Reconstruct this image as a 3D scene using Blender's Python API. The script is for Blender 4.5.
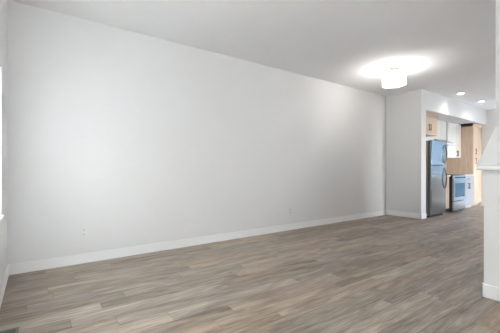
import bpy, bmesh, math, random
from mathutils import Vector, Matrix
S = bpy.context.scene
for o in list(bpy.data.objects): bpy.data.objects.remove(o)
COL = S.collection

# ---------------- camera ----------------
F = 300.0
TH = math.atan2(421.0, F)
HC = 1.056
cam_d = bpy.data.cameras.new('camera'); cam = bpy.data.objects.new('camera', cam_d); COL.objects.link(cam)
cam.location = (0, 0, HC); 
cam.rotation_euler = (math.pi/2, 0, TH - math.pi/2)
cam_d.sensor_width = 36; cam_d.lens = 36*F/500; cam_d.shift_y = 2.5/500; cam_d.clip_start = .02
S.camera = cam

# ---------------- world ----------------
W = bpy.data.worlds.new('sky'); S.world = W; W.use_nodes = True
wn = W.node_tree.nodes; wl = W.node_tree.links; wn.clear()
wo = wn.new('ShaderNodeOutputWorld'); wb = wn.new('ShaderNodeBackground')
sky = wn.new('ShaderNodeTexSky'); sky.sky_type = 'NISHITA'; sky.sun_disc = False
sky.sun_elevation = math.radians(38); sky.sun_rotation = math.radians(200); sky.air_density = 1.0; sky.dust_density = 2.0
mixw = wn.new('ShaderNodeMixRGB'); mixw.inputs[0].default_value = .8; mixw.inputs[2].default_value = (5.1, 5.1, 5.3, 1)
wl.new(sky.outputs[0], mixw.inputs[1]); wl.new(mixw.outputs[0], wb.inputs[0])
wb.inputs[1].default_value = 6.4
wl.new(wb.outputs[0], wo.inputs[0])

S.view_settings.view_transform = 'Standard'; S.view_settings.look = 'None'
S.view_settings.gamma = 1; S.view_settings.use_curve_mapping = False
S.view_settings.exposure = 0.97

# lamp powers
P_DRUM = 1.2; P_CAN = 10.0

def light(name, kind, loc, energy, color=(1, .93, .84), size=.1, rot=(0, 0, 0), **kw):
    d = bpy.data.lights.new(name, kind); d.energy = energy; d.color = color
    if kind == 'AREA': d.size = size
    else: d.shadow_soft_size = size
    for k, v in kw.items(): setattr(d, k, v)
    o = bpy.data.objects.new(name, d); COL.objects.link(o); o.location = loc; o.rotation_euler = rot
    return o

# ---------------- key dimensions ----------------
XL = -.235; YW = 3.83; XB = 6.6; YC = 3.05; XF = 10.45; H = 2.74; YR = -3.2; T = .15
YS0, YS1 = .76, .90          # stair half wall
LW = dict(y0=1.25, y1=3.2, z0=.66, z1=1.9)     # window in the left wall
FW = dict(y0=.6, y1=1.8, z0=.8, z1=2.1)        # window in the far wall
FD = dict(y0=2.0, y1=2.76, z0=.0, z1=2.1)      # glazed door in far wall

RK = dict(y0=6.95, y1=8.4, z0=1.1, z1=2.15)       # unseen window added to light the kitchen end (x range)
RW = dict(y0=.5, y1=2.9, z0=.8, z1=2.1)        # unseen window added to brighten the front room (x range)

# ---------------- materials ----------------
def mat(name, col, rough=.5, metal=0, bump=0, bscale=200, var=0, spec=.5):
    m = bpy.data.materials.new(name); m.use_nodes = True; nt = m.node_tree; b = nt.nodes['Principled BSDF']
    b.inputs['Roughness'].default_value = rough; b.inputs['Metallic'].default_value = metal
    b.inputs['Specular IOR Level'].default_value = spec
    tc = nt.nodes.new('ShaderNodeTexCoord'); n = nt.nodes.new('ShaderNodeTexNoise'); n.inputs['Scale'].default_value = bscale
    nt.links.new(tc.outputs['Object'], n.inputs['Vector'])
    r = nt.nodes.new('ShaderNodeMixRGB'); r.inputs[1].default_value = (*col, 1)
    r.inputs[2].default_value = (*[c*(1-var) for c in col], 1)
    nt.links.new(n.outputs[0], r.inputs[0]); nt.links.new(r.outputs[0], b.inputs['Base Color'])
    if bump:
        bp = nt.nodes.new('ShaderNodeBump'); bp.inputs['Strength'].default_value = bump; bp.inputs['Distance'].default_value = .002
        nt.links.new(n.outputs[0], bp.inputs['Height']); nt.links.new(bp.outputs[0], b.inputs['Normal'])
    return m
def emis(name, col, st):
    m = bpy.data.materials.new(name); m.use_nodes = True; b = m.node_tree.nodes['Principled BSDF']
    b.inputs['Base Color'].default_value = (*col, 1)
    b.inputs['Emission Color'].default_value = (*col, 1); b.inputs['Emission Strength'].default_value = st
    return m
def glassmat():
    m = bpy.data.materials.new('window_glass'); m.use_nodes = True; nt = m.node_tree; nt.nodes.clear()
    o = nt.nodes.new('ShaderNodeOutputMaterial'); t = nt.nodes.new('ShaderNodeBsdfTransparent'); g = nt.nodes.new('ShaderNodeBsdfGlossy')
    g.inputs['Roughness'].default_value = .02; mx = nt.nodes.new('ShaderNodeMixShader')
    mx.inputs[0].default_value = .07; nt.links.new(t.outputs[0], mx.inputs[1]); nt.links.new(g.outputs[0], mx.inputs[2])
    nt.links.new(mx.outputs[0], o.inputs[0]); t.inputs[0].default_value = (.96, .98, .98, 1)
    return m
def woodmat(name, c1, c2, rough=.45):
    m = bpy.data.materials.new(name); m.use_nodes = True; nt = m.node_tree; b = nt.nodes['Principled BSDF']
    tc = nt.nodes.new('ShaderNodeTexCoord'); mp = nt.nodes.new('ShaderNodeMapping'); mp.inputs['Scale'].default_value = (22, 22, 1.2)
    n = nt.nodes.new('ShaderNodeTexNoise'); n.inputs['Scale'].default_value = 2.2; n.inputs['Detail'].default_value = 5
    n.inputs['Distortion'].default_value = .6
    cr = nt.nodes.new('ShaderNodeValToRGB'); cr.color_ramp.elements[0].position = .3; cr.color_ramp.elements[1].position = .7
    cr.color_ramp.elements[0].color = (*c1, 1); cr.color_ramp.elements[1].color = (*c2, 1)
    L = nt.links.new
    L(tc.outputs['Object'], mp.inputs[0]); L(mp.outputs[0], n.inputs['Vector']); L(n.outputs[0], cr.inputs[0]); L(cr.outputs[0], b.inputs['Base Color'])
    b.inputs['Roughness'].default_value = rough
    return m
def floormat():
    m = bpy.data.materials.new('vinyl_plank'); m.use_nodes = True; nt = m.node_tree; N = nt.nodes; L = nt.links.new
    b = N['Principled BSDF']
    geo = N.new('ShaderNodeNewGeometry'); sp = N.new('ShaderNodeSeparateXYZ'); L(geo.outputs['Position'], sp.inputs[0])
    def M(op, a, b_=None, c=None):
        n = N.new('ShaderNodeMath'); n.operation = op
        for i, v in enumerate((a, b_, c)):
            if v is None: continue
            if isinstance(v, (int, float)): n.inputs[i].default_value = v
            else: L(v, n.inputs[i])
        return n.outputs[0]
    PW, PL = .152, 1.22
    ry = M('DIVIDE', M('ADD', sp.outputs[1], 10), PW); row = M('FLOOR', ry); fy = M('FRACT', ry)
    wn1 = N.new('ShaderNodeTexWhiteNoise'); wn1.noise_dimensions = '1D'; L(row, wn1.inputs['W'])
    rx = M('ADD', M('DIVIDE', M('ADD', sp.outputs[0], 10), PL), wn1.outputs[0]); cid = M('FLOOR', rx); fx = M('FRACT', rx)
    cv = N.new('ShaderNodeCombineXYZ'); L(row, cv.inputs[0]); L(cid, cv.inputs[1])
    wn2 = N.new('ShaderNodeTexWhiteNoise'); wn2.noise_dimensions = '2D'; L(cv.outputs[0], wn2.inputs['Vector'])
    # grain coordinates, different in each plank
    gx = M('ADD', M('MULTIPLY', sp.outputs[0], 2.0), M('MULTIPLY', wn2.outputs[0], 37))
    gy = M('ADD', M('MULTIPLY', sp.outputs[1], 15), M('MULTIPLY', wn2.outputs[0], 91))
    gv = N.new('ShaderNodeCombineXYZ'); L(gx, gv.inputs[0]); L(gy, gv.inputs[1])
    n1 = N.new('ShaderNodeTexNoise'); n1.inputs['Scale'].default_value = 1.0; n1.inputs['Detail'].default_value = 6; n1.inputs['Roughness'].default_value = .6; n1.inputs['Distortion'].default_value = 1.1
    L(gv.outputs[0], n1.inputs['Vector'])
    gv2 = N.new('ShaderNodeCombineXYZ'); L(M('MULTIPLY', gx, 2.2), gv2.inputs[0]); L(M('MULTIPLY', gy, 6), gv2.inputs[1])
    n2 = N.new('ShaderNodeTexNoise'); n2.inputs['Scale'].default_value = 1.0; n2.inputs['Detail'].default_value = 3; L(gv2.outputs[0], n2.inputs['Vector'])
    cr = N.new('ShaderNodeValToRGB'); e = cr.color_ramp.elements
    e[0].position = .29; e[0].color = (*FLO[0], 1); e[1].position = .71; e[1].color = (*FLO[2], 1)
    k = e.new(.5); k.color = (*FLO[1], 1)
    fac = M('ADD', M('ADD', M('MULTIPLY', n1.outputs[0], .64), M('MULTIPLY', n2.outputs[0], .36)), M('MULTIPLY', M('SUBTRACT', wn2.outputs[0], .5), .13))
    L(fac, cr.inputs[0])
    # warm / cool tint per plank
    hue = N.new('ShaderNodeMixRGB'); hue.blend_type = 'MULTIPLY'; hue.inputs[0].default_value = 1
    tr = N.new('ShaderNodeValToRGB'); tr.color_ramp.elements[0].color = (1.0, .93, .86, 1); tr.color_ramp.elements[1].color = (.92, .97, 1.02, 1)
    sepc = N.new('ShaderNodeSeparateColor'); L(wn2.outputs['Color'], sepc.inputs[0]); L(sepc.outputs[1], tr.inputs[0])
    L(cr.outputs[0], hue.inputs[1]); L(tr.outputs[0], hue.inputs[2])
    # seams
    sy = M('LESS_THAN', M('MINIMUM', fy, M('SUBTRACT', 1, fy)), .0022/PW)
    sx = M('LESS_THAN', M('MINIMUM', fx, M('SUBTRACT', 1, fx)), .0018/PL)
    seam = M('MAXIMUM', sx, sy)
    fin = N.new('ShaderNodeMixRGB'); L(M('MULTIPLY', seam, .5), fin.inputs[0]); L(hue.outputs[0], fin.inputs[1]); fin.inputs[2].default_value = (.06, .048, .04, 1)
    L(fin.outputs[0], b.inputs['Base Color'])
    L(M('ADD', M('MULTIPLY', n2.outputs[0], .12), .34), b.inputs['Roughness'])
    b.inputs['Specular IOR Level'].default_value = .42
    bp = N.new('ShaderNodeBump'); bp.inputs['Strength'].default_value = .12; bp.inputs['Distance'].default_value = .001
    L(M('SUBTRACT', n2.outputs[0], seam), bp.inputs['Height']); L(bp.outputs[0], b.inputs['Normal'])
    return m
FLO = [(.100, .077, .059), (.295, .238, .188), (.53, .445, .37)]
M_WALL = mat('wall_paint', (.825, .825, .825), .75, bump=.05, bscale=260, var=.015)
M_CEIL = mat('ceiling_paint', (.94, .94, .95), .9, bump=.05, bscale=180, var=.02)
M_TRIM = mat('trim_paint', (.93, .94, .94), .4, var=.01)
M_FLOOR = floormat()
M_WOOD = woodmat('light_oak_laminate', (.55, .41, .30), (.68, .54, .42))
M_WOOD2 = woodmat('grey_oak_laminate', (.52, .41, .33), (.62, .51, .43))
M_CAB = mat('white_cabinet', (.82, .81, .78), .4, var=.01)
M_CAB2 = mat('pale_grey_cabinet', (.48, .49, .52), .4, var=.01)
M_CTOP = mat('quartz_counter', (.82, .80, .78), .25, var=.06, bscale=90)
M_STEEL = mat('stainless_steel', (.23, .24, .25), .2, metal=1, var=.04, bscale=30)
M_STEEL2 = mat('range_steel', (.40, .42, .44), .3, metal=1, var=.04, bscale=30)
M_STEELD = mat('fridge_side_grey', (.36, .34, .32), .5, metal=.2, var=.05, bscale=30)  # grey lightened to stand for the light on the fridge side
M_BLACK = mat('black_plastic', (.015, .015, .017), .35, var=.2)
M_HAND = mat('dark_bronze_handle', (.03, .026, .024), .35, metal=.6, var=.1)
M_OVENG = mat('oven_glass', (.015, .05, .075), .04, var=.1, spec=.6)  # teal base paints in the blue reflected by the glass
M_NICK = mat('brushed_nickel', (.20, .16, .13), .45, metal=.3, var=.05)
M_PLATE = mat('white_plastic', (.83, .83, .82), .35, var=.01)
M_SLOT = mat('dark_slot', (.03, .03, .03), .6, var=.1)
M_VENT = mat('brown_painted_steel', (.17, .15, .13), .45, metal=.3, var=.1)
M_GLASS = glassmat()
M_SHADE = emis('glowing_shade', (1, .965, .92), 12.5)
M_DIFF = emis('glowing_diffuser', (1, .97, .93), .9)
M_CAN = emis('downlight_lens', (1, .97, .92), 9)
M_BULB = emis('bulb', (1, .93, .82), 1.5)
M_BOUNCE = mat('pale_bounce_ground', (.78, .78, .77), .9, bump=.5, bscale=40, var=.4)  # unseen ground, made pale to bounce daylight up onto the ceiling
M_ABSORB = mat('dark_absorber', (.10, .12, .14), .8, var=.1, bscale=12)  # dark slab colour, soaks up ground bounce outside the far door
M_REFLBLUE = mat('blue_reflection_paint', (.033, .066, .098), .8, var=.1, bscale=12)  # colour of the added block that gives the steel its blue reflection
def blindmat(tr):
    m = bpy.data.materials.new('light_cut_fabric'); m.use_nodes = True; nt = m.node_tree; nt.nodes.clear(); L = nt.links.new
    o = nt.nodes.new('ShaderNodeOutputMaterial'); d = nt.nodes.new('ShaderNodeBsdfDiffuse'); t = nt.nodes.new('ShaderNodeBsdfTranslucent')
    d.inputs[0].default_value = (.85, .85, .84, 1); t.inputs[0].default_value = (.85, .85, .84, 1)
    mx = nt.nodes.new('ShaderNodeMixShader'); mx.inputs[0].default_value = tr
    L(d.outputs[0], mx.inputs[1]); L(t.outputs[0], mx.inputs[2]); L(mx.outputs[0], o.inputs[0]); return m
M_BLIND = blindmat(.44); M_BLIND2 = blindmat(.72)  # transmission sets how much daylight the added blinds let through
M_CARPET = mat('stair_carpet', (.42, .40, .38), .95, bump=.6, bscale=500, var=.2)

# ---------------- mesh helpers ----------------
class MB:
    def __init__(s): s.bm = bmesh.new(); s.mi = 0
    def box(s, x0, x1, y0, y1, z0, z1, bev=0):
        t = bmesh.new(); bmesh.ops.create_cube(t, size=1)
        for v in t.verts: v.co = Vector(((x0+x1)/2+v.co.x*(x1-x0), (y0+y1)/2+v.co.y*(y1-y0), (z0+z1)/2+v.co.z*(z1-z0)))
        if bev: bmesh.ops.bevel(t, geom=t.edges[:], offset=bev, segments=2, profile=.6, affect='EDGES')
        s.join(t); return s
    def join(s, t):
        me = bpy.data.meshes.new('tmp'); t.to_mesh(me); t.free()
        n = len(s.bm.faces); s.bm.from_mesh(me); bpy.data.meshes.remove(me)
        s.bm.faces.ensure_lookup_table()
        for f in s.bm.faces[n:]: f.material_index = s.mi
    def prism(s, pts, axis, a, b, bev=0):
        """pts: outline in the two other axes; extruded along axis from a to b"""
        t = bmesh.new()
        def P(p, q):
            return {'x': (q, p[0], p[1]), 'y': (p[0], q, p[1]), 'z': (p[0], p[1], q)}[axis]
        v0 = [t.verts.new(P(p, a)) for p in pts]; v1 = [t.verts.new(P(p, b)) for p in pts]
        t.faces.new(v0); t.faces.new(v1[::-1]); n = len(pts)
        for i in range(n): t.faces.new((v0[i], v0[(i+1) % n], v1[(i+1) % n], v1[i]))
        bmesh.ops.recalc_face_normals(t, faces=t.faces)
        if bev: bmesh.ops.bevel(t, geom=t.edges[:], offset=bev, segments=2, profile=.6, affect='EDGES')
        s.join(t); return s
    def tube(s, pts, r, seg=10):
        t = bmesh.new(); rings = []
        pts = [Vector(p) for p in pts]
        for i, p in enumerate(pts):
            d = (pts[min(i+1, len(pts)-1)] - pts[max(i-1, 0)]).normalized()
            u = d.cross(Vector((0, 0, 1)) if abs(d.z) < .9 else Vector((1, 0, 0))).normalized(); w = d.cross(u)
            rings.append([t.verts.new(p + r*(math.cos(a)*u + math.sin(a)*w)) for a in [2*math.pi*k/seg for k in range(seg)]])
        for a, b in zip(rings, rings[1:]):
            for k in range(seg): t.faces.new((a[k], a[(k+1) % seg], b[(k+1) % seg], b[k]))
        t.faces.new(rings[0][::-1]); t.faces.new(rings[-1])
        bmesh.ops.recalc_face_normals(t, faces=t.faces)
        s.join(t); return s
    def lathe(s, prof, c=(0, 0), seg=48):
        t = bmesh.new(); rings = []
        for r, z in prof:
            if r < 1e-5: rings.append([t.verts.new((c[0], c[1], z))])
            else: rings.append([t.verts.new((c[0]+r*math.cos(2*math.pi*k/seg), c[1]+r*math.sin(2*math.pi*k/seg), z)) for k in range(seg)])
        for a, b in zip(rings, rings[1:]):
            for k in range(seg):
                k2 = (k+1) % seg
                if len(a) == 1 and len(b) == 1: continue
                if len(a) == 1: t.faces.new((a[0], b[k], b[k2]))
                elif len(b) == 1: t.faces.new((a[k], a[k2], b[0]))
                else: t.faces.new((a[k], a[k2], b[k2], b[k]))
        bmesh.ops.recalc_face_normals(t, faces=t.faces)
        s.join(t); return s
    def build(s, name, m, parent=None, smooth=False):
        me = bpy.data.meshes.new(name); s.bm.to_mesh(me); s.bm.free()
        for mm in (m if isinstance(m, (list, tuple)) else [m]): me.materials.append(mm)
        if smooth:
            for p in me.polygons: p.use_smooth = True
            try: me.set_sharp_from_angle(angle=math.radians(35))
            except Exception: pass
        o = bpy.data.objects.new(name, me); COL.objects.link(o)
        if parent is not None:
            o.parent = parent
            root = parent
            off = Vector((0, 0, 0))
            while root is not None: off += root.location; root = root.parent
            me.transform(Matrix.Translation(-off))
        return o
def struct(o): o['kind'] = 'structure'; return o
def thing(name, label, cat, loc=(0, 0, 0), group=None):
    o = bpy.data.objects.new(name, None); COL.objects.link(o); o.location = loc; o.empty_display_size = .1
    tag(o, label, cat, group); return o
def tag(o, label, cat, group=None):
    o['label'] = label; o['category'] = cat
    if group: o['group'] = group
    return o

# ---------------- structure ----------------
struct(MB().box(XL-T, XF+T, YR-T, YW+T, -.12, 0).build('floor', M_FLOOR))
struct(MB().box(XL-T, XF+T, YR-T, YW+T, H, H+.15).build('ceiling', M_CEIL))
struct(MB().box(XL-T, XF+T, YW, YW+T, 0, H).build('wall_long', M_WALL))
def wall_x(name, x0, x1, holes):
    m = MB(); ys = [YR-T] + sorted(sum(([h['y0'], h['y1']] for h in holes), [])) + [YW]
    for i in range(0, len(ys)-1):
        a, b = ys[i], ys[i+1]
        if i % 2 == 0: m.box(x0, x1, a, b, 0, H)
        else:
            h = [h for h in holes if h['y0'] == a][0]
            if h['z0'] > 0: m.box(x0, x1, a, b, 0, h['z0'])
            m.box(x0, x1, a, b, h['z1'], H)
    return struct(m.build(name, M_WALL))
wall_x('wall_left', XL-T, XL, [LW])
wall_x('wall_far', XF, XF+T, [FW, FD])
struct(MB().box(XL-T, RW['y0'], YR-T, YR, 0, H).box(RW['y1'], RK['y0'], YR-T, YR, 0, H).box(RK['y1'], XF+T, YR-T, YR, 0, H)
       .box(RW['y0'], RW['y1'], YR-T, YR, 0, RW['z0']).box(RW['y0'], RW['y1'], YR-T, YR, RW['z1'], H)
       .box(RK['y0'], RK['y1'], YR-T, YR, 0, RK['z0']).box(RK['y0'], RK['y1'], YR-T, YR, RK['z1'], H).build('wall_right', M_WALL))
struct(MB().box(3.02, 6.6, -.37, -.25, 0, H).build('wall_stair_right', M_WALL))
# wing wall closing the kitchen recess, with the dropped bulkhead above the cabinets
struct(MB().box(XB, XB+.205, YC, YW, 0, H).build('wall_back', M_WALL))
struct(MB().box(XB+.205, XF, YC, YW, 2.33, H).build('ceiling_bulkhead', M_WALL))
# stair walls
CX0, CX1 = 3.00, 3.44; CZ0, CZ1 = 1.07, 1.43
half = MB(); half.prism([(3.02, 0), (3.02, CZ0-.02), (3.46, CZ1-.02), (3.46, 0)], 'y', YS0, YS1)
struct(half.build('wall_stair_half', M_WALL))
struct(MB().box(3.45, 6.6, YS0, YS1+.038, 0, H).build('wall_stair', M_WALL))
struct(MB().box(6.6, 6.75, -.37, YS1+.038, 0, H).build('wall_stair_end', M_WALL))
cap = MB(); cap.prism([(2.975, CZ0-.022), (2.975, CZ0+.010), (3.005, CZ0+.018), (3.45, CZ1+.012), (3.45, CZ1-.022), (3.01, CZ0-.022)], 'y', YS0-.04, YS1+.042, bev=.003)
struct(cap.build('trim_stair_cap', M_TRIM))
st = MB()
for i in range(13):
    st.box(3.3+i*.235, 3.3+13*.235+.2, -.25, YS0, i*.19, (i+1)*.19)
struct(st.build('trim_staircase', M_CARPET))

# baseboards
BH, BT = .108, .014
def bb(name, *boxes):
    m = MB()
    for b in boxes: m.box(*b, 0, BH, bev=.003)
    return struct(m.build(name, M_TRIM))
bb('baseboard_long', (XL, XB, YW-BT, YW))
bb('baseboard_left', (XL, XL+BT, YR, YW-BT))
bb('baseboard_back', (XB-BT, XB, YC-BT, YW-BT), (XB-BT, XB+.205, YC-BT, YC))
bb('baseboard_stair', (3.02-BT, 3.02, YS0-BT, YS1+BT), (3.02-BT, 3.45, YS1, YS1+BT), (3.45-BT, 6.75, YS1+.038, YS1+.038+BT))
bb('baseboard_far', (XF-BT, XF, FD['y1']+.07, 3.16), (XF-BT, XF, YR+BT, FD['y0']-.07))
bb('baseboard_right', (XL, XF, YR, YR+BT))

def window(n, x_in, sgn, h, door=False, bars=1):
    """sgn: +1 when the room lies on the +x side of the wall"""
    y0, y1, z0, z1 = h['y0'], h['y1'], h['z0'], h['z1']
    xo = x_in - sgn*T; xm = x_in - sgn*.09
    lo, hi = min(xm-.03, xm+.03), max(xm-.03, xm+.03)
    f = MB(); w = .045
    f.box(lo, hi, y0, y0+w, z0, z1, .004).box(lo, hi, y1-w, y1, z0, z1, .004).box(lo, hi, y0+w, y1-w, z0, z0+w, .004).box(lo, hi, y0+w, y1-w, z1-w, z1, .004)
    for k in range(1, bars+1):
        yc = y0+(y1-y0)*k/(bars+1); f.box(lo, hi, yc-.025, yc+.025, z0+w, z1-w, .004)
    root = struct(f.build(('door_' if door else 'window_')+str(n), M_TRIM))
    MB().box(xm-.004, xm+.004, y0+w, y1-w, z0+w, z1-w).build('glass_pane', M_GLASS, root)
    if not door:
        a, b = sorted((x_in-sgn*.06, x_in+sgn*.02))
        MB().box(a, b, y0, y1, z0, z0+.02, .004).build('window_sill', M_TRIM, root)
    else:
        MB().tube([(xm-sgn*-.06, y0+.09, .98), (xm-sgn*-.06, y0+.2, .98)], .009).tube([(xm, y0+.09, .98), (xm+sgn*.06, y0+.09, .98)], .012).build('door_handle', M_NICK, root)
    p = bpy.data.lights.new('daylight_portal', 'AREA'); p.shape = 'RECTANGLE'; p.size = z1-z0; p.size_y = y1-y0; p.cycles.is_portal = True
    po = bpy.data.objects.new('daylight_portal', p); COL.objects.link(po)
    po.location = (xo-sgn*.01, (y0+y1)/2, (z0+z1)/2); po.rotation_euler = (0, -sgn*math.pi/2, 0)
    return root
w1 = window(1, XL, 1, LW, bars=1)
MB().box(XL-.05, XL-.048, LW['y0']+.015, LW['y1']-.015, LW['z0']+.03, LW['z1']-.05).build('added_blind', M_BLIND, w1)  # blind added to soften the window's hot spot on the long wall
MB().tube([(XL-.045, LW['y0']+.01, LW['z1']-.035), (XL-.045, LW['y1']-.01, LW['z1']-.035)], .02, 14).build('added_blind_roller', M_TRIM, w1, True)

window(2, XF, -1, FW, bars=1); window(1, XF, -1, FD, door=True, bars=0)

def added_window(n, h, bars):  # unseen windows added as daylight sources
    x0, x1, z0, z1 = h['y0'], h['y1'], h['z0'], h['z1']; ym = YR-.09; w = .045; lo, hi = ym-.03, ym+.03
    f = MB().box(x0, x0+w, lo, hi, z0, z1, .004).box(x1-w, x1, lo, hi, z0, z1, .004).box(x0+w, x1-w, lo, hi, z0, z0+w, .004).box(x0+w, x1-w, lo, hi, z1-w, z1, .004)
    for k in range(1, bars+1):
        xc = x0+(x1-x0)*k/(bars+1); f.box(xc-.025, xc+.025, lo, hi, z0+w, z1-w, .004)
    root = struct(f.build('window_%d' % n, M_TRIM))
    MB().box(x0+w, x1-w, ym-.004, ym+.004, z0+w, z1-w).build('glass_pane', M_GLASS, root)
    p = bpy.data.lights.new('daylight_portal', 'AREA'); p.shape = 'RECTANGLE'; p.size = x1-x0; p.size_y = z1-z0; p.cycles.is_portal = True
    po = bpy.data.objects.new('daylight_portal', p); COL.objects.link(po)
    po.location = ((x0+x1)/2, YR-T-.01, (z0+z1)/2); po.rotation_euler = (math.pi/2, 0, 0)
    return root
added_window(3, RK, 1)  # added for daylight on the bulkhead and kitchen fronts
w4 = added_window(4, RW, 1)  # added for soft daylight in the front room
MB().box(RW['y0']+.015, RW['y1']-.015, YR-.05, YR-.048, RW['z0']+.01, RW['z1']-.05).build('added_blind', M_BLIND2, w4)  # blind added to cut down this window's daylight
MB().tube([(RW['y0']+.01, YR-.045, RW['z1']-.035), (RW['y1']-.01, YR-.045, RW['z1']-.035)], .02, 14).build('added_blind_roller', M_TRIM, w4, True)

# unseen outdoors: pale ground, dark slab and blue block added to steer light
struct(MB().box(-30, 40, -30, 30, -.35, -.2).build('ground', M_BOUNCE))
struct(MB().box(XF+T+.02, 13.0, -6, 8, -.2, -.05).build('trim_bounce_absorber', M_ABSORB))  # unseen slab added to cut light bouncing in through the glazed door
hs = struct(MB().box(13.0, 18, -6, 8, -.2, 6).build('trim_reflection_block', M_REFLBLUE))  # unseen block added for blue reflections and to shut out sky

# ---------------- ceiling drum lights ----------------
for LX, LY, LAB in ((4.88, 2.69, 'round white drum ceiling light glowing below the living room ceiling'), (1.1, .9, 'added round white drum ceiling light, unseen, brightening the window end of the room')):  # second drum is added out of view to brighten the room
  t = thing('ceiling_light', LAB, 'ceiling light', (LX, LY, H))
  MB().box(LX-.075, LX+.075, LY-.055, LY+.055, H-.018, H, .004).build('canopy', M_NICK, t)
  for s in (-1, 1):
      MB().tube([(LX+s*.03, LY-s*.02, H-.018), (LX+s*.03, LY-s*.02, H-.132)], .005).build('rod', M_NICK, t)
  R = .177; ZT, ZB = H-.112, H-.282
  sh = MB(); sh.lathe([(R, ZB+.004), (R, ZT), (R-.004, ZT), (R-.004, ZB+.004), (R, ZB+.004)], (LX, LY))
  sh.build('lamp_shade', M_SHADE, t, True)
  MB().lathe([(R-.005, ZB+.014), (R-.005, ZT-.001), (R-.0075, ZT-.001), (R-.0075, ZB+.014), (R-.005, ZB+.014)], (LX, LY)).build('shade_light_block', M_PLATE, t, True)  # inner sleeve added to keep the shade's glow off the ceiling
  MB().lathe([(0, ZB-.012), (.1, ZB-.008), (R-.02, ZB), (R, ZB+.006), (R, ZB+.012), (0, ZB+.012)], (LX, LY)).build('diffuser', M_DIFF, t, True)
  MB().lathe([(0, ZB-.026), (.009, ZB-.02), (.011, ZB-.014), (.006, ZB-.008), (0, ZB-.006)], (LX, LY), 16).build('finial', M_NICK, t, True)
  MB().box(LX-.1, LX+.1, LY-.008, LY+.008, H-.142, H-.130, .002).build('socket_bar', M_NICK, t)
  for s in (-1, 1):
      MB().lathe([(0, H-.225), (.018, H-.22), (.028, H-.195), (.024, H-.17), (.013, H-.142), (0, H-.142)], (LX+s*.09, LY), 20).build('bulb', M_BULB, t, True)
  light('drum_lamp', 'POINT', (LX, LY, H-.16), P_DRUM, size=.06, color=(1, .97, .93))

# ---------------- recessed downlights ----------------
def downlight(x, y, label):
    t = thing('recessed_downlight', label, 'ceiling light', (x, y, H), 'recessed downlights in the kitchen ceiling')
    MB().lathe([(.058, H-.004), (.062, H-.008), (.082, H-.006), (.086, H-.0005), (.058, H-.0005), (.058, H-.004)], (x, y), 32).build('trim_ring', M_PLATE, t, True)
    MB().lathe([(0, H-.004), (.058, H-.004), (.058, H-.001), (0, H-.001)], (x, y), 32).build('lens', M_CAN, t, True)
    light('downlight_lamp', 'SPOT', (x, y, H-.02), P_CAN, size=.06, color=(1, .94, .86), spot_size=math.radians(150), spot_blend=1)
downlight(7.70, 2.72, 'round recessed downlight in the kitchen ceiling, the larger and nearer of two in view')
downlight(9.03, 2.74, 'round recessed downlight in the kitchen ceiling, the farther one towards the far wall')
downlight(7.70, 1.3, 'added round recessed downlight, unseen behind the stair wall, extra kitchen light, nearer row')  # this lamp and the next are added, unseen, for more kitchen light
downlight(9.03, 1.3, 'added round recessed downlight, unseen behind the stair wall, extra kitchen light, farther row')

# ---------------- wall outlets ----------------
def outlet(x, z, label):
    t = thing('wall_outlet', label, 'outlet', (x, YW, z), 'outlets on the long white wall')
    MB().box(x-.036, x+.036, YW-.006, YW, z-.058, z+.058, .0025).build('cover_plate', M_PLATE, t)
    for s in (-1, 1):
        r = MB().box(x-.017, x+.017, YW-.009, YW-.005, z+s*.026-.018, z+s*.026+.018, .002).build('receptacle', M_PLATE, t)
        sl = MB()
        for q in (-1, 1): sl.box(x+q*.007-.0015, x+q*.007+.0015, YW-.0098, YW-.0088, z+s*.026-.004, z+s*.026+.008)
        sl.build('slots', M_SLOT, r)
outlet(.437, .345, 'white double wall outlet above the baseboard near the left corner')
outlet(3.60, .325, 'small white wall outlet farther along the long wall, towards the kitchen')

# ---------------- floor register ----------------
vx0, vx1, vy0, vy1 = -.205, -.092, 2.2, 2.52
t = thing('floor_vent', 'brown metal floor vent set in the floor beside the left wall', 'vent', (-.15, 2.36, 0))
m = MB(); m.box(vx0, vx1, vy0, vy0+.016, 0, .005, .001).box(vx0, vx1, vy1-.016, vy1, 0, .005, .001)
m.box(vx0, vx0+.016, vy0, vy1, 0, .005, .001).box(vx1-.016, vx1, vy0, vy1, 0, .005, .001).build('frame', M_VENT, t)
m = MB()
for k in range(24):
    y = vy0+.022+k*.012; m.box(vx0+.014, vx1-.014, y, y+.007, .0008, .004)
m.build('grille', M_VENT, t)
MB().box(vx0+.01, vx1-.01, vy0+.01, vy1-.01, .0002, .0008).build('duct_opening', M_SLOT, t)

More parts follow.
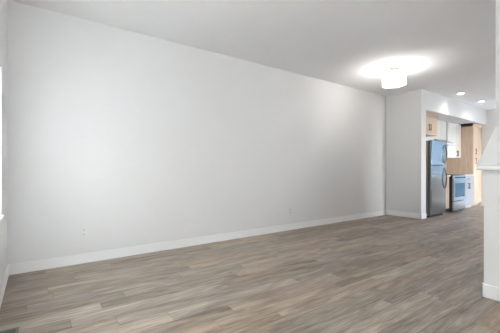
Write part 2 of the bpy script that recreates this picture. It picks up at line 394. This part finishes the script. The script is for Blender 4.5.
# ---------------- kitchen ----------------
YK = YW - .002
def handle_v(x, yf, z0, z1, parent):
    yo = yf-.032
    MB().tube([(x, yf, z0+.015), (x, yo, z0+.015)], .005).tube([(x, yf, z1-.015), (x, yo, z1-.015)], .005).box(x-.007, x+.007, yo-.006, yo+.004, z0, z1, .002).build('handle', M_HAND, parent)
def handle_h(x0, x1, yf, z, parent):
    yo = yf-.032
    MB().tube([(x0+.015, yf, z), (x0+.015, yo, z)], .005).tube([(x1-.015, yf, z), (x1-.015, yo, z)], .005).box(x0, x1, yo-.006, yo+.004, z-.006, z+.006, .002).build('handle', M_HAND, parent)
def cabinet(label, x0, x1, yf, z0, z1, m, doors, cat='cabinet', drawers=(), kick=0, name='kitchen_cabinet', body=None, top=None):
    """doors: (xa, xb, za, zb, handle_x, handle_z0, handle_z1)"""
    t = thing(name, label, cat, ((x0+x1)/2, (yf+YK)/2, z0))
    MB().box(x0+.001, x1-.001, yf+.02, YK, z0+kick, z1).build('body', body or m, t)
    if kick: MB().box(x0+.001, x1-.001, yf+.08, YK, z0, z0+kick).build('toe_kick', M_CAB if m is not M_WOOD else m, t)
    for (a, b, za, zb, hx, h0, h1) in doors:
        d = MB().box(a+.0015, b-.0015, yf, yf+.019, za+.0015, zb-.0015, .0015).build('door', m, t)
        if hx is not None: handle_v(hx, yf, h0, h1, d)
    for (a, b, za, zb) in drawers:
        d = MB().box(a+.0015, b-.0015, yf, yf+.019, za+.0015, zb-.0015, .0015).build('drawer', m, t)
        handle_h((a+b)/2-.07, (a+b)/2+.07, yf, (za+zb)/2, d)
    if top: MB().box(x0+.001, x1-.001, yf-.004, YK, z1-top, z1-.001, .001).build('top_filler', m, t)
    return t
XFa, XFb = 6.90, 7.60   # fridge
XR0, XR1 = 8.19, 8.90   # range
XT = 9.80
ZS = 2.33
# over the fridge
cabinet('light oak cabinet above the refrigerator, under the bulkhead', XB+.207, 7.67, 3.18, 1.83, ZS-.002, M_WOOD,
        [(6.83, 7.24, 1.83, 2.25, 7.205, 1.93, 2.07), (7.24, 7.67, 1.83, 2.25, 7.275, 1.93, 2.07)], name='wall_cabinet', top=.075)
# white uppers
cabinet('white upper cabinet between the refrigerator cabinet and the range hood', 7.672, XR0, 3.47, 1.38, ZS-.002, M_CAB,
        [(7.672, XR0, 1.38, ZS-.03, 7.72, 1.42, 1.56)], name='wall_cabinet')
cabinet('short white upper cabinet directly above the range hood', XR0+.002, XR1-.002, 3.47, 1.82, ZS-.002, M_CAB,
        [(XR0, 8.545, 1.82, ZS-.03, None, 0, 0), (8.545, XR1, 1.82, ZS-.03, None, 0, 0)], name='wall_cabinet')
cabinet('white upper cabinet hanging between the range hood and the tall oak cabinet', XR1, XT-.002, 3.45, 1.37, ZS-.002, M_CAB,
        [(XR1, 9.50, 1.37, ZS-.03, 9.47, 1.41, 1.56), (9.50, XT-.002, 1.37, ZS-.03, 9.53, 1.41, 1.56)], name='wall_cabinet')
# hood
t = thing('range_hood', 'slim stainless range hood under the short white cabinet', 'range hood', (8.5, 3.5, 1.66))
MB().prism([(YK, 1.68), (YK, 1.818), (3.46, 1.818), (3.30, 1.73), (3.30, 1.68)], 'x', XR0+.004, XR1-.004, .002).build('hood_body', M_STEEL, t)
MB().box(XR0+.01, XR1-.01, 3.265, 3.303, 1.672, 1.712, .002).build('front_lip', M_PLATE, t)
MB().box(XR0+.06, XR1-.06, 3.42, 3.78, 1.672, 1.68).build('grease_filter', M_STEELD, t)
# bases
cabinet('light oak base cabinet between the refrigerator and the stove', XFb+.03, XR0-.004, 3.13, 0, .875, M_WOOD2,
        [(XFb+.03, XR0-.004, .1, .87, 7.70, .60, .78)], kick=.1, name='base_cabinet')
cabinet('pale grey base cabinet with a drawer, right of the stove', XR1+.004, XT-.002, 3.13, 0, .875, M_CAB2,
        [(XR1+.004, 9.345, .1, .715, 9.31, .53, .69), (9.345, XT-.002, .1, .715, 9.38, .53, .69)], drawers=[(XR1+.004, XT-.002, .715, .87)], kick=.1, name='base_cabinet')
tag(MB().box(XFb+.03, XR0-.004, 3.10, YK, .877, .907, .003).build('countertop', M_CTOP), 'pale countertop between the refrigerator and the stove', 'countertop')
tag(MB().box(XR1+.004, XT-.002, 3.10, YK, .877, .907, .003).build('countertop', M_CTOP), 'pale countertop right of the stove, ending at the tall oak cabinet', 'countertop')
# tall pantry
cabinet('tall light oak pantry cabinet at the end of the kitchen, reaching the bulkhead', XT, XF-.002, 3.16, 0, ZS-.002, M_WOOD,
        [(XT+.01, XF-.01, 1.42, 2.25, 9.93, 1.46, 1.62), (XT+.01, XF-.01, .1, 1.415, 9.93, 1.2, 1.36)], kick=.1, name='tall_cabinet', top=.075)

# refrigerator
t = thing('refrigerator', 'tall stainless steel top-freezer refrigerator beside the wing wall', 'refrigerator', ((XFa+XFb)/2, 3.4, 0))
MB().box(XFa, XFb, 3.05, YK-.04, .03, 1.675, .008).build('body', M_STEELD, t)
MB().box(XFa+.02, XFb-.02, 3.03, 3.1, .008, .06, .003).build('kick_grille', M_BLACK, t)
for x in (XFa+.05, XFb-.05):
    for y in (3.1, 3.7): MB().lathe([(0, 0), (.02, 0), (.02, .03), (0, .03)], (x, y), 12).build('foot', M_BLACK, t)
fd = MB().box(XFa, XFb, 2.975, 3.045, 1.135, 1.68, .01).build('freezer_door', M_STEEL, t)
rd = MB().box(XFa, XFb, 2.975, 3.045, .065, 1.125, .01).build('refrigerator_door', M_STEEL, t)
def bow(x, z0, z1, par):
    pts = []
    for k in range(13):
        a = k/12; d = math.sin(math.pi*a)**.5 if 0 < a < 1 else 0
        pts.append((x, 2.975-.042*d, z0+(z1-z0)*a))
    MB().tube(pts, .012, 10).build('handle', M_STEEL, par, True)
bow(XFb-.075, 1.19, 1.60, fd); bow(XFb-.075, .62, 1.08, rd)
MB().box(XFb-.07, XFb-.01, 3.0, 3.12, 1.68, 1.70, .004).build('hinge_cover', M_STEELD, t)

# range
t = thing('stove', 'stainless electric stove with a large oven window, between the base cabinets', 'stove', ((XR0+XR1)/2, 3.4, 0))
MB().box(XR0, XR1, 3.07, YK, .03, .895, .003).build('body', M_BLACK, t)
for x in (XR0+.05, XR1-.05):
    for y in (3.13, 3.7): MB().lathe([(0, 0), (.018, 0), (.018, .03), (0, .03)], (x, y), 12).build('foot', M_BLACK, t)
c = MB().box(XR0, XR1, 3.05, YK, .897, .917, .004).build('cooktop', M_BLACK, t)
for (x, y, r) in ((8.31, 3.28, .1), (8.69, 3.28, .08), (8.31, 3.6, .08), (8.69, 3.6, .1)):
    MB().lathe([(r-.004, .9172), (r-.004, .9178), (r, .9178), (r, .9172)], (x, y), 32).build('burner_ring', M_STEELD, c)
cp = MB().prism([(3.07, .80), (3.07, .895), (3.052, .895), (3.035, .81), (3.035, .80)], 'x', XR0+.002, XR1-.002, .002).build('control_panel', M_STEEL2, t)
for k in range(5):
    x = XR0+.12+k*.13
    MB().tube([(x, 3.045, .85), (x, 3.018, .845)], .017, 16).build('knob', M_BLACK, cp)
d = MB().box(XR0+.002, XR1-.002, 3.03, 3.068, .285, .795, .005).build('oven_door', M_STEEL2, t)
MB().box(XR0+.07, XR1-.07, 3.026, 3.032, .37, .715, .002).build('oven_window', M_OVENG, d)
MB().tube([(XR0+.06, 3.03, .755), (XR0+.06, 2.985, .755)], .009).tube([(XR1-.06, 3.03, .755), (XR1-.06, 2.985, .755)], .009).tube([(XR0+.04, 2.985, .755), (XR1-.04, 2.985, .755)], .012).build('handle', M_STEEL2, d, True)
MB().box(XR0+.002, XR1-.002, 3.035, 3.068, .055, .26, .005).build('storage_drawer', M_STEEL2, t)
